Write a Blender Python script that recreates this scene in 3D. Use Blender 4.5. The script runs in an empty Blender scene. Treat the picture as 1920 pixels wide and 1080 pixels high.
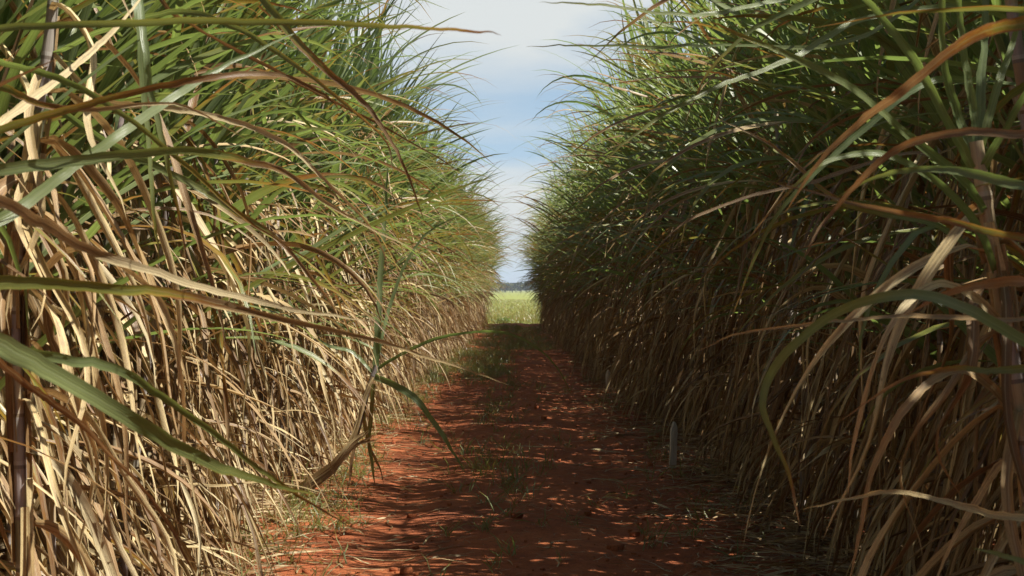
import bpy, math, random
import numpy as np
from mathutils import Vector

random.seed(7)
rng = np.random.default_rng(7)
D = bpy.data
COL = bpy.context.scene.collection
SC = bpy.context.scene

# ------------------------------------------------------------------ camera
CAM_H = 1.6
FPX = 50.0 / 36.0 * 1920.0
cd = D.cameras.new('camera')
cam = D.objects.new('camera', cd)
COL.objects.link(cam)
cam.location = (0, 0, CAM_H)
cam.rotation_euler = (math.radians(90), 0, 0)
cd.lens = 50.0
cd.sensor_width = 36.0
cd.shift_y = 3 / 1920.0
cd.clip_start = 0.05
cd.clip_end = 6000
cd.dof.use_dof = True
cd.dof.focus_distance = 7.0
cd.dof.aperture_fstop = 11.0
SC.camera = cam

# ------------------------------------------------------------------ sun and sky
SUN_EL, SUN_AZ = math.radians(54.5), math.radians(-21)       # azimuth from +X
sdir = Vector((math.cos(SUN_EL) * math.cos(SUN_AZ), math.cos(SUN_EL) * math.sin(SUN_AZ), math.sin(SUN_EL)))
sl = D.lights.new('sun', 'SUN')
sl.energy = 5.0
sl.angle = math.radians(0.53)
sl.color = (1.0, 0.95, 0.85)
so = D.objects.new('sun', sl)
COL.objects.link(so)
so.rotation_euler = sdir.to_track_quat('Z', 'Y').to_euler()
so.location = (20, -10, 30)

w = D.worlds.new('World')
SC.world = w
w.use_nodes = True
nt = w.node_tree
nt.nodes.clear()
N = nt.nodes.new
out = N('ShaderNodeOutputWorld')
bg = N('ShaderNodeBackground')
sky = N('ShaderNodeTexSky')
sky.sky_type = 'NISHITA'
sky.sun_disc = False
sky.sun_elevation = SUN_EL
sky.sun_rotation = math.atan2(sdir.x, sdir.y)
sky.ozone_density = 2.2
sky.air_density = 0.9
sky.dust_density = 0.8
tc = N('ShaderNodeTexCoord')
mp = N('ShaderNodeMapping')
mp.inputs['Scale'].default_value = (3.2, 3.2, 15.0)
mp.inputs['Location'].default_value = (0.3, 0.0, 0.9)
nz = N('ShaderNodeTexNoise')
nz.inputs['Scale'].default_value = 1.0
nz.inputs['Detail'].default_value = 12
nz.inputs['Roughness'].default_value = 0.55
nz.inputs['Distortion'].default_value = 0.4
cr = N('ShaderNodeValToRGB')
cr.color_ramp.elements[0].position = 0.45
cr.color_ramp.elements[1].position = 0.66
# bands of cloud by elevation (real layers low over the horizon)
sx = N('ShaderNodeSeparateXYZ')
band = N('ShaderNodeValToRGB')
band.color_ramp.interpolation = 'EASE'
be = band.color_ramp.elements
be[0].position = 0.0; be[0].color = (.35, .35, .35, 1)
be[1].position = 0.36; be[1].color = (.0, .0, .0, 1)
for p, v in ((0.035, .25), (0.055, .75), (0.082, .8), (0.096, .18), (0.13, .14), (0.158, .5), (0.185, .9)):
    e = be.new(p); e.color = (v, v, v, 1)
addm = N('ShaderNodeMath'); addm.operation = 'MULTIPLY_ADD'
addm.inputs[1].default_value = 0.75
clampm = N('ShaderNodeMath'); clampm.operation = 'MULTIPLY'; clampm.use_clamp = True
clampm.inputs[1].default_value = 1.0
mx = N('ShaderNodeMixRGB')
mx.inputs['Color2'].default_value = (7.6, 8.0, 8.0, 1)
L = nt.links.new
L(tc.outputs['Generated'], mp.inputs['Vector'])
L(mp.outputs['Vector'], nz.inputs['Vector'])
L(nz.outputs['Fac'], cr.inputs['Fac'])
L(tc.outputs['Generated'], sx.inputs['Vector'])
L(sx.outputs['Z'], band.inputs['Fac'])
L(cr.outputs['Color'], addm.inputs[0])
sub = N('ShaderNodeMath'); sub.operation = 'SUBTRACT'; sub.inputs[1].default_value = 0.22
L(band.outputs['Color'], sub.inputs[0])
L(sub.outputs[0], addm.inputs[2])
L(addm.outputs[0], clampm.inputs[0])
L(clampm.outputs[0], mx.inputs['Fac'])
veil = N('ShaderNodeMixRGB')                     # thin high veil low over the horizon
veil.inputs['Color2'].default_value = (5.2, 7.1, 9.0, 1)
vr = N('ShaderNodeValToRGB')
vr.color_ramp.elements[0].position = 0.0; vr.color_ramp.elements[0].color = (.95, .95, .95, 1)
vr.color_ramp.elements[1].position = 0.4; vr.color_ramp.elements[1].color = (0, 0, 0, 1)
L(sx.outputs['Z'], vr.inputs['Fac'])
L(vr.outputs['Color'], veil.inputs['Fac'])
L(sky.outputs['Color'], veil.inputs['Color1'])
L(veil.outputs['Color'], mx.inputs['Color1'])
L(mx.outputs['Color'], bg.inputs['Color'])
bg.inputs['Strength'].default_value = 0.05
L(bg.outputs[0], out.inputs['Surface'])

SC.view_settings.view_transform = 'Standard'
SC.view_settings.look = 'None'
SC.view_settings.gamma = 1
SC.view_settings.exposure = 0.95
SC.cycles.max_bounces = 8
SC.cycles.diffuse_bounces = 5
SC.cycles.glossy_bounces = 2
SC.cycles.transmission_bounces = 4
SC.cycles.transparent_max_bounces = 4
SC.cycles.volume_bounces = 0
SC.cycles.use_denoising = True
SC.cycles.sample_clamp_indirect = 6.0


# ------------------------------------------------------------------ material helpers
def new_mat(name):
    m = D.materials.new(name)
    m.use_nodes = True
    t = m.node_tree
    t.nodes.clear()
    return m, t


def ramp(t, stops, interp='LINEAR'):
    r = t.nodes.new('ShaderNodeValToRGB')
    r.color_ramp.interpolation = interp
    els = r.color_ramp.elements
    els[0].position = stops[0][0]; els[0].color = (*stops[0][1], 1)
    els[1].position = stops[-1][0]; els[1].color = (*stops[-1][1], 1)
    for p, c in stops[1:-1]:
        e = els.new(p); e.color = (*c, 1)
    return r


def math_n(t, op, a, b=None, c=None, clamp=False):
    n = t.nodes.new('ShaderNodeMath')
    n.operation = op
    n.use_clamp = clamp
    for i, v in enumerate((a, b, c)):
        if v is None:
            continue
        if isinstance(v, (int, float)):
            n.inputs[i].default_value = v
        else:
            t.links.new(v, n.inputs[i])
    return n.outputs[0]


def mix_c(t, fac, a, b, mode='MIX'):
    n = t.nodes.new('ShaderNodeMixRGB')
    n.blend_type = mode
    for i, v in enumerate((fac, a, b)):
        s = n.inputs[i]
        if isinstance(v, (int, float)):
            s.default_value = v
        elif isinstance(v, tuple):
            s.default_value = (*v, 1)
        else:
            t.links.new(v, s)
    return n.outputs[0]


def noise(t, vec, scale=1.0, detail=2.0, rough=0.5):
    n = t.nodes.new('ShaderNodeTexNoise')
    n.inputs['Scale'].default_value = scale
    n.inputs['Detail'].default_value = detail
    n.inputs['Roughness'].default_value = rough
    if vec is not None:
        t.links.new(vec, n.inputs['Vector'])
    return n.outputs['Fac']


def comb(t, x, y, z):
    n = t.nodes.new('ShaderNodeCombineXYZ')
    for i, v in enumerate((x, y, z)):
        if isinstance(v, (int, float)):
            n.inputs[i].default_value = v
        else:
            t.links.new(v, n.inputs[i])
    return n.outputs[0]


def bump(t, h, strength, dist):
    n = t.nodes.new('ShaderNodeBump')
    n.inputs['Strength'].default_value = strength
    n.inputs['Distance'].default_value = dist
    t.links.new(h, n.inputs['Height'])
    return n.outputs[0]


# leaf material: attribute "lc" = (random, deadness, across, along)
def leaf_material(name='cane_leaf', green=None):
    m, t = new_mat(name)
    at = t.nodes.new('ShaderNodeAttribute')
    at.attribute_name = 'lc'
    sp = t.nodes.new('ShaderNodeSeparateColor')
    t.links.new(at.outputs['Color'], sp.inputs[0])
    rnd, dead, u = sp.outputs[0], sp.outputs[1], sp.outputs[2]
    v = at.outputs['Alpha']
    r57 = math_n(t, 'MULTIPLY', rnd, 91.0)
    # long fibres
    fib = noise(t, comb(t, math_n(t, 'MULTIPLY', u, 16.0), math_n(t, 'MULTIPLY', v, 1.6), r57), 1.0, 2.0, 0.6)
    blot = noise(t, comb(t, math_n(t, 'MULTIPLY', u, 2.6), math_n(t, 'MULTIPLY', v, 11.0), r57), 1.0, 4.0, 0.65)
    big = noise(t, comb(t, math_n(t, 'MULTIPLY', v, 1.8), r57, 3.3), 1.0, 1.0)
    # ageing: deadness disturbed by blotches, but only where ageing has started
    started = math_n(t, 'MULTIPLY', math_n(t, 'GREATER_THAN', dead, 0.0), math_n(t, 'SUBTRACT', dead, 0.04), clamp=True)
    amp = math_n(t, 'MINIMUM', math_n(t, 'MULTIPLY', started, 2.0), 0.75)
    g = math_n(t, 'ADD', dead, math_n(t, 'MULTIPLY', math_n(t, 'SUBTRACT', blot, 0.5), amp), clamp=True)
    g = math_n(t, 'ADD', g, math_n(t, 'MULTIPLY', math_n(t, 'SUBTRACT', fib, 0.5), math_n(t, 'MULTIPLY', amp, 0.7)), clamp=True)
    um0 = math_n(t, 'ABSOLUTE', math_n(t, 'MULTIPLY_ADD', u, 2.0, -1.0))
    g = math_n(t, 'ADD', g, math_n(t, 'MULTIPLY', math_n(t, 'MULTIPLY', math_n(t, 'POWER', um0, 4.0), math_n(t, 'MULTIPLY', blot, 0.9)), math_n(t, 'MULTIPLY', started, 1.6, clamp=True)), clamp=True)
    age = ramp(t, [(0.0, (0.13, 0.185, 0.07)), (0.18, (0.18, 0.20, 0.055)), (0.33, (0.21, 0.215, 0.045)),
                   (0.44, (0.34, 0.22, 0.05)), (0.54, (0.22, 0.095, 0.028)), (0.66, (0.25, 0.155, 0.078)),
                   (0.80, (0.38, 0.29, 0.165)), (1.0, (0.56, 0.46, 0.265))])
    t.links.new(g, age.inputs[0])
    col = age.outputs[0]
    # greens differ: bluish to yellowish
    alive = math_n(t, 'SUBTRACT', 1.0, math_n(t, 'MULTIPLY', g, 3.2), clamp=True)
    blue = mix_c(t, big, (0.160, 0.220, 0.125), (0.270, 0.285, 0.110))
    col = mix_c(t, math_n(t, 'MULTIPLY', alive, 0.7), col, blue)
    # dead leaves differ: straw, tan, brown, grey
    isd = math_n(t, 'MULTIPLY', math_n(t, 'SUBTRACT', g, 0.6), 4.0, clamp=True)
    wn = t.nodes.new('ShaderNodeTexWhiteNoise')
    wn.noise_dimensions = '1D'
    t.links.new(r57, wn.inputs['W'])
    tone = ramp(t, [(0.0, (0.26, 0.17, 0.11)), (0.36, (0.52, 0.37, 0.25)), (0.6, (0.92, 0.84, 0.70)), (0.8, (1.1, 1.08, 0.98)), (1.0, (0.85, 0.87, 0.9))])
    t.links.new(wn.outputs['Value'], tone.inputs[0])
    col = mix_c(t, isd, col, mix_c(t, 1.0, col, tone.outputs[0], 'MULTIPLY'))
    # fibres: thin light and dark streaks
    fib2 = noise(t, comb(t, math_n(t, 'MULTIPLY', u, 44.0), math_n(t, 'MULTIPLY', v, 5.0), r57), 1.0, 1.0)
    st = math_n(t, 'MULTIPLY_ADD', math_n(t, 'ADD', math_n(t, 'MULTIPLY', fib, 0.6), math_n(t, 'MULTIPLY', fib2, 0.4)), 3.0, -0.5)
    st = mix_c(t, 0.7, (1, 1, 1), comb(t, st, st, st), 'MIX')
    col = mix_c(t, 1.0, col, st, 'MULTIPLY')
    # dark specks and rusty spots on ageing leaves
    spk = noise(t, comb(t, math_n(t, 'MULTIPLY', u, 14.0), math_n(t, 'MULTIPLY', v, 70.0), r57), 1.0, 2.0)
    spm = math_n(t, 'MULTIPLY', math_n(t, 'MULTIPLY', math_n(t, 'SUBTRACT', spk, 0.62), 9.0, clamp=True), math_n(t, 'MULTIPLY', dead, 0.8, clamp=True))
    col = mix_c(t, spm, col, (0.10, 0.045, 0.02))
    # pale midrib
    um = math_n(t, 'ABSOLUTE', math_n(t, 'SUBTRACT', u, 0.5))
    rib = math_n(t, 'SUBTRACT', 1.0, math_n(t, 'MULTIPLY', um, 15.0), clamp=True)
    ribf = math_n(t, 'MULTIPLY', rib, math_n(t, 'SUBTRACT', 0.75, math_n(t, 'MULTIPLY', v, 0.7)), clamp=True)
    col = mix_c(t, ribf, col, mix_c(t, isd, (0.30, 0.34, 0.20), (0.55, 0.47, 0.30)))
    pb = t.nodes.new('ShaderNodeBsdfPrincipled')
    t.links.new(col, pb.inputs['Base Color'])
    t.links.new(math_n(t, 'MULTIPLY_ADD', isd, 0.32, 0.30), pb.inputs['Roughness'])
    pb.inputs['Specular IOR Level'].default_value = 0.5
    b = bump(t, fib, 0.35, 0.004)
    t.links.new(b, pb.inputs['Normal'])
    tr = t.nodes.new('ShaderNodeBsdfTranslucent')
    t.links.new(mix_c(t, alive, mix_c(t, 1.0, col, (1.0, 0.85, 0.65), 'MULTIPLY'), mix_c(t, 1.0, col, (1.15, 1.32, 0.62), 'MULTIPLY')), tr.inputs['Color'])
    ms = t.nodes.new('ShaderNodeMixShader')
    t.links.new(math_n(t, 'MULTIPLY_ADD', isd, -0.26, 0.46), ms.inputs[0])
    t.links.new(pb.outputs[0], ms.inputs[1])
    t.links.new(tr.outputs[0], ms.inputs[2])
    o = t.nodes.new('ShaderNodeOutputMaterial')
    t.links.new(ms.outputs[0], o.inputs['Surface'])
    return m


# stalk material: lc = (random, height/4, around, sheath flag)
def stalk_material():
    m, t = new_mat('cane_stalk')
    at = t.nodes.new('ShaderNodeAttribute')
    at.attribute_name = 'lc'
    sp = t.nodes.new('ShaderNodeSeparateColor')
    t.links.new(at.outputs['Color'], sp.inputs[0])
    rnd, h, u = sp.outputs
    hh = math_n(t, 'ADD', math_n(t, 'MULTIPLY', h, 4.0 / 0.13), math_n(t, 'MULTIPLY', rnd, 7.0))
    fl = math_n(t, 'FLOOR', hh)
    fr = math_n(t, 'FRACT', hh)
    wn = t.nodes.new('ShaderNodeTexWhiteNoise')
    wn.noise_dimensions = '2D'
    t.links.new(comb(t, fl, math_n(t, 'MULTIPLY', rnd, 37.0), 0.0), wn.inputs['Vector'])
    pal = ramp(t, [(0.0, (0.19, 0.15, 0.15)), (0.3, (0.30, 0.26, 0.24)), (0.5, (0.16, 0.165, 0.095)),
                   (0.62, (0.36, 0.27, 0.16)), (0.85, (0.43, 0.34, 0.21)), (1.0, (0.22, 0.13, 0.07))])
    t.links.new(wn.outputs['Value'], pal.inputs[0])
    fib = noise(t, comb(t, math_n(t, 'MULTIPLY', u, 14.0), math_n(t, 'MULTIPLY', h, 22.0), math_n(t, 'MULTIPLY', rnd, 31.0)), 1.0, 4.0, 0.6)
    st = math_n(t, 'MULTIPLY_ADD', fib, 1.3, 0.35)
    col = mix_c(t, 1.0, pal.outputs[0], comb(t, st, st, st), 'MULTIPLY')
    ring = math_n(t, 'LESS_THAN', fr, 0.07)
    ring2 = math_n(t, 'MULTIPLY', math_n(t, 'GREATER_THAN', fr, 0.07), math_n(t, 'LESS_THAN', fr, 0.15))
    col = mix_c(t, math_n(t, 'MULTIPLY', ring, 0.6), col, (0.07, 0.045, 0.03))
    col = mix_c(t, math_n(t, 'MULTIPLY', ring2, 0.35), col, (0.42, 0.40, 0.36))
    pb = t.nodes.new('ShaderNodeBsdfPrincipled')
    t.links.new(col, pb.inputs['Base Color'])
    pb.inputs['Roughness'].default_value = 0.5
    t.links.new(bump(t, fib, 0.4, 0.004), pb.inputs['Normal'])
    o = t.nodes.new('ShaderNodeOutputMaterial')
    t.links.new(pb.outputs[0], o.inputs['Surface'])
    return m


def soil_material(name, cover=0.35):
    m, t = new_mat(name)
    g = t.nodes.new('ShaderNodeNewGeometry')
    p = g.outputs['Position']
    n1 = noise(t, p, 0.9, 4, 0.55)
    n2 = noise(t, p, 9.0, 6, 0.65)
    n3 = noise(t, p, 70.0, 4, 0.7)
    n4 = noise(t, p, 240.0, 2, 0.6)
    c = ramp(t, [(0.3, (0.15, 0.047, 0.024)), (0.5, (0.34, 0.100, 0.038)), (0.7, (0.50, 0.165, 0.064))])
    t.links.new(math_n(t, 'ADD', math_n(t, 'MULTIPLY', n1, 0.5), math_n(t, 'MULTIPLY', n2, 0.5)), c.inputs[0])
    d = math_n(t, 'MULTIPLY_ADD', n3, 1.2, 0.4)
    col = mix_c(t, 1.0, c.outputs[0], comb(t, d, d, d), 'MULTIPLY')
    # dark humus crumbs and pale straw bits
    hum = math_n(t, 'MULTIPLY', math_n(t, 'SUBTRACT', noise(t, p, 26.0, 5, 0.7), 0.56), 10.0, clamp=True)
    col = mix_c(t, math_n(t, 'MULTIPLY', hum, cover), col, (0.055, 0.032, 0.022))
    chaff = math_n(t, 'MULTIPLY', math_n(t, 'SUBTRACT', n4, 0.70), 14.0, clamp=True)
    col = mix_c(t, math_n(t, 'MULTIPLY', chaff, 0.5), col, (0.36, 0.24, 0.14))
    pb = t.nodes.new('ShaderNodeBsdfPrincipled')
    t.links.new(col, pb.inputs['Base Color'])
    pb.inputs['Roughness'].default_value = 0.92
    pb.inputs['Specular IOR Level'].default_value = 0.2
    hsum = math_n(t, 'ADD', math_n(t, 'MULTIPLY', n2, 0.6), math_n(t, 'MULTIPLY', n3, 0.35))
    t.links.new(bump(t, hsum, 0.9, 0.05), pb.inputs['Normal'])
    o = t.nodes.new('ShaderNodeOutputMaterial')
    t.links.new(pb.outputs[0], o.inputs['Surface'])
    return m


def simple_noise_mat(name, stops, scale, rough=0.8, stretch=(1, 1, 1), bstr=0.4, bdist=0.01, trans=0.0, obj=False):
    m, t = new_mat(name)
    tcn = t.nodes.new('ShaderNodeTexCoord')
    if obj:
        src = tcn.outputs['Object']
    else:
        src = t.nodes.new('ShaderNodeNewGeometry').outputs['Position']
    mpn = t.nodes.new('ShaderNodeMapping')
    mpn.inputs['Scale'].default_value = stretch
    t.links.new(src, mpn.inputs['Vector'])
    n = noise(t, mpn.outputs[0], scale, 6, 0.62)
    r = ramp(t, stops)
    t.links.new(n, r.inputs[0])
    pb = t.nodes.new('ShaderNodeBsdfPrincipled')
    t.links.new(r.outputs[0], pb.inputs['Base Color'])
    pb.inputs['Roughness'].default_value = rough
    pb.inputs['Specular IOR Level'].default_value = 0.3
    t.links.new(bump(t, n, bstr, bdist), pb.inputs['Normal'])
    o = t.nodes.new('ShaderNodeOutputMaterial')
    if trans:
        tr = t.nodes.new('ShaderNodeBsdfTranslucent')
        t.links.new(r.outputs[0], tr.inputs[0])
        ms = t.nodes.new('ShaderNodeMixShader')
        ms.inputs[0].default_value = trans
        t.links.new(pb.outputs[0], ms.inputs[1])
        t.links.new(tr.outputs[0], ms.inputs[2])
        t.links.new(ms.outputs[0], o.inputs['Surface'])
    else:
        t.links.new(pb.outputs[0], o.inputs['Surface'])
    return m


M_LEAF = leaf_material()
M_STALK = stalk_material()
M_SOIL = soil_material('red_soil', 0.6)
M_SOIL_FIELD = soil_material('red_soil_under_cane', 0.75)


# ------------------------------------------------------------------ mesh collector
class Geo:
    """collects quads with a per point colour attribute, built as one mesh"""
    def __init__(self):
        self.v, self.f, self.c, self.n = [], [], [], 0

    def add(self, v, f, c):
        self.v.append(np.asarray(v, np.float32)); self.f.append(np.asarray(f, np.int64) + self.n)
        self.c.append(np.asarray(c, np.float32)); self.n += len(v)

    def arrays(self):
        if not self.v:
            return np.zeros((0, 3), np.float32), np.zeros((0, 4), np.int64), np.zeros((0, 4), np.float32)
        return np.concatenate(self.v), np.concatenate(self.f), np.concatenate(self.c)

    def mesh(self, name, mat):
        v, f, c = self.arrays()
        return mesh_from(name, v, f, c, mat)

    def build(self, name, mat, parent=None):
        return link(name, self.mesh(name, mat), parent)


def mesh_from(name, v, f, c, mat, smooth=True):
    me = D.meshes.new(name)
    nv, nf = len(v), len(f)
    me.vertices.add(nv)
    me.vertices.foreach_set('co', np.ascontiguousarray(v, np.float32).ravel())
    me.loops.add(nf * 4)
    me.loops.foreach_set('vertex_index', np.ascontiguousarray(f, np.int32).ravel())
    me.polygons.add(nf)
    me.polygons.foreach_set('loop_start', np.arange(0, nf * 4, 4, dtype=np.int32))
    me.polygons.foreach_set('loop_total', np.full(nf, 4, np.int32))
    if smooth:
        me.polygons.foreach_set('use_smooth', np.ones(nf, bool))
    me.update(calc_edges=True)
    if c is not None:
        a = me.attributes.new('lc', 'FLOAT_COLOR', 'POINT')
        a.data.foreach_set('color', np.ascontiguousarray(c, np.float32).ravel())
    me.materials.append(mat)
    return me


def link(name, me, parent=None):
    o = D.objects.new(name, me)
    COL.objects.link(o)
    if parent is not None:
        o.parent = parent
    return o


def tag(o, label=None, cat=None, group=None, kind=None):
    for k, v in (('label', label), ('category', cat), ('group', group), ('kind', kind)):
        if v:
            o[k] = v
    return o


def empty(name, loc, rz=0.0):
    o = D.objects.new(name, None)
    COL.objects.link(o)
    o.location = loc
    o.rotation_euler = (0, 0, rz)
    o.empty_display_size = 0.1
    return o


# ------------------------------------------------------------------ leaf ribbons
def unit(a):
    return a / np.maximum(np.linalg.norm(a, axis=-1, keepdims=True), 1e-9)


def rot_about(v, axis, ang):
    c, s = np.cos(ang)[:, None], np.sin(ang)[:, None]
    return v * c + np.cross(axis, v) * s + axis * (np.sum(axis * v, axis=1, keepdims=True)) * (1 - c)


def ribbon(geo, P, side, width, rnd, dead, fold=0.18, flat=False):
    """P (n,3) centre line, side (n,3) unit, width (n,), dead (n,)"""
    n = len(P)
    T = unit(np.gradient(P, axis=0))
    side = unit(side - T * np.sum(side * T, axis=1, keepdims=True))
    nor = np.cross(T, side)
    hw = (width * 0.5)[:, None]
    t = np.linspace(0, 1, n)
    if flat:
        v = np.stack([P - side * hw, P + side * hw], 1).reshape(-1, 3)
        u = np.array([0.0, 1.0]); k = 2
    else:
        lift = nor * hw * 2 * fold
        v = np.stack([P - side * hw + lift, P, P + side * hw + lift], 1).reshape(-1, 3)
        u = np.array([0.0, 0.5, 1.0]); k = 3
    c = np.zeros((n, k, 4), np.float32)
    c[..., 0] = rnd
    c[..., 1] = dead[:, None]
    c[..., 2] = u[None, :]
    c[..., 3] = t[:, None]
    i = np.arange(n - 1)[:, None] * k
    j = np.arange(k - 1)[None, :]
    a = (i + j).ravel()
    f = np.stack([a, a + 1, a + 1 + k, a + k], 1)
    geo.add(v, f, c.reshape(-1, 4))


def width_profile(t, base=0.55):
    return np.minimum(1.0, base + t * 3.0) * np.clip(1 - t ** 2.6, 0.0, 1) ** 0.85 * (1 - 0.25 * t) + 0.015


def grown_leaf(geo, rs, p0, az, e0, e1, Lh, wd, dead0, dead1, twist=0.4, power=1.3, wob=0.02, n=10, flat=False, kink=None, fold=0.18):
    t = np.linspace(0, 1, n)
    el = e0 + (e1 - e0) * t ** power
    if kink is not None:
        kt, ka = kink
        el = np.where(t > kt, np.maximum(el + ka, -1.55), el)
    a = az + rs.normal(0, .16) * t + rs.normal(0, .07) * np.sin(t * 5 + rs.random() * 6)
    d = np.stack([np.cos(el) * np.cos(a), np.cos(el) * np.sin(a), np.sin(el)], 1)
    P = np.zeros((n, 3))
    P[1:] = np.cumsum((d[1:] + d[:-1]) * 0.5, axis=0) * Lh / (n - 1)
    P += np.asarray(p0)
    side = np.stack([-np.sin(a), np.cos(a), np.zeros(n)], 1)
    if wob:
        ph = rs.random(2) * 6
        P += side * (np.sin(t * 9 + ph[0]) * t * wob)[:, None]
    tw = rs.normal(0, 0.25) + rs.normal(0, twist) * t + rs.normal(0, twist * .5) * np.sin(t * 6)
    side = rot_about(side, d, tw)
    W = width_profile(t) * wd
    dd = dead0 + (dead1 - dead0) * np.clip((t - 0.35) / 0.65, 0, 1) ** 2
    ribbon(geo, P, side, W, rs.random(), dd, fold=fold, flat=flat)


def stalk_tube(geo, P, r, rnd, sides=7, h0=0.0):
    n = len(P)
    T = unit(np.gradient(P, axis=0))
    x = unit(np.cross(T, np.array([0.0, 1.0, 0.03])))
    y = np.cross(T, x)
    ang = np.linspace(0, 2 * math.pi, sides, endpoint=False)
    hl = h0 + np.concatenate([[0], np.cumsum(np.linalg.norm(np.diff(P, axis=0), axis=1))])
    R = np.broadcast_to(np.asarray(r), (n,))
    v = P[:, None, :] + (x[:, None, :] * np.cos(ang)[None, :, None] + y[:, None, :] * np.sin(ang)[None, :, None]) * R[:, None, None]
    c = np.zeros((n, sides, 4), np.float32)
    c[..., 0] = rnd
    c[..., 1] = hl[:, None] / 4.0
    c[..., 2] = np.abs(np.linspace(-1, 1, sides, endpoint=False))[None, :]
    i = np.arange(n - 1)[:, None] * sides
    j = np.arange(sides)[None, :]
    a = (i + j).ravel(); b = (i + (j + 1) % sides).ravel()
    f = np.stack([a, b, b + sides, a + sides], 1)
    geo.add(v.reshape(-1, 3), f, c.reshape(-1, 4))


def biased_az(rs, strength):
    """path side of the clump is local +X"""
    if rs.random() < strength:
        return rs.normal(0, 0.9)
    return rs.random() * 2 * math.pi


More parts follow.
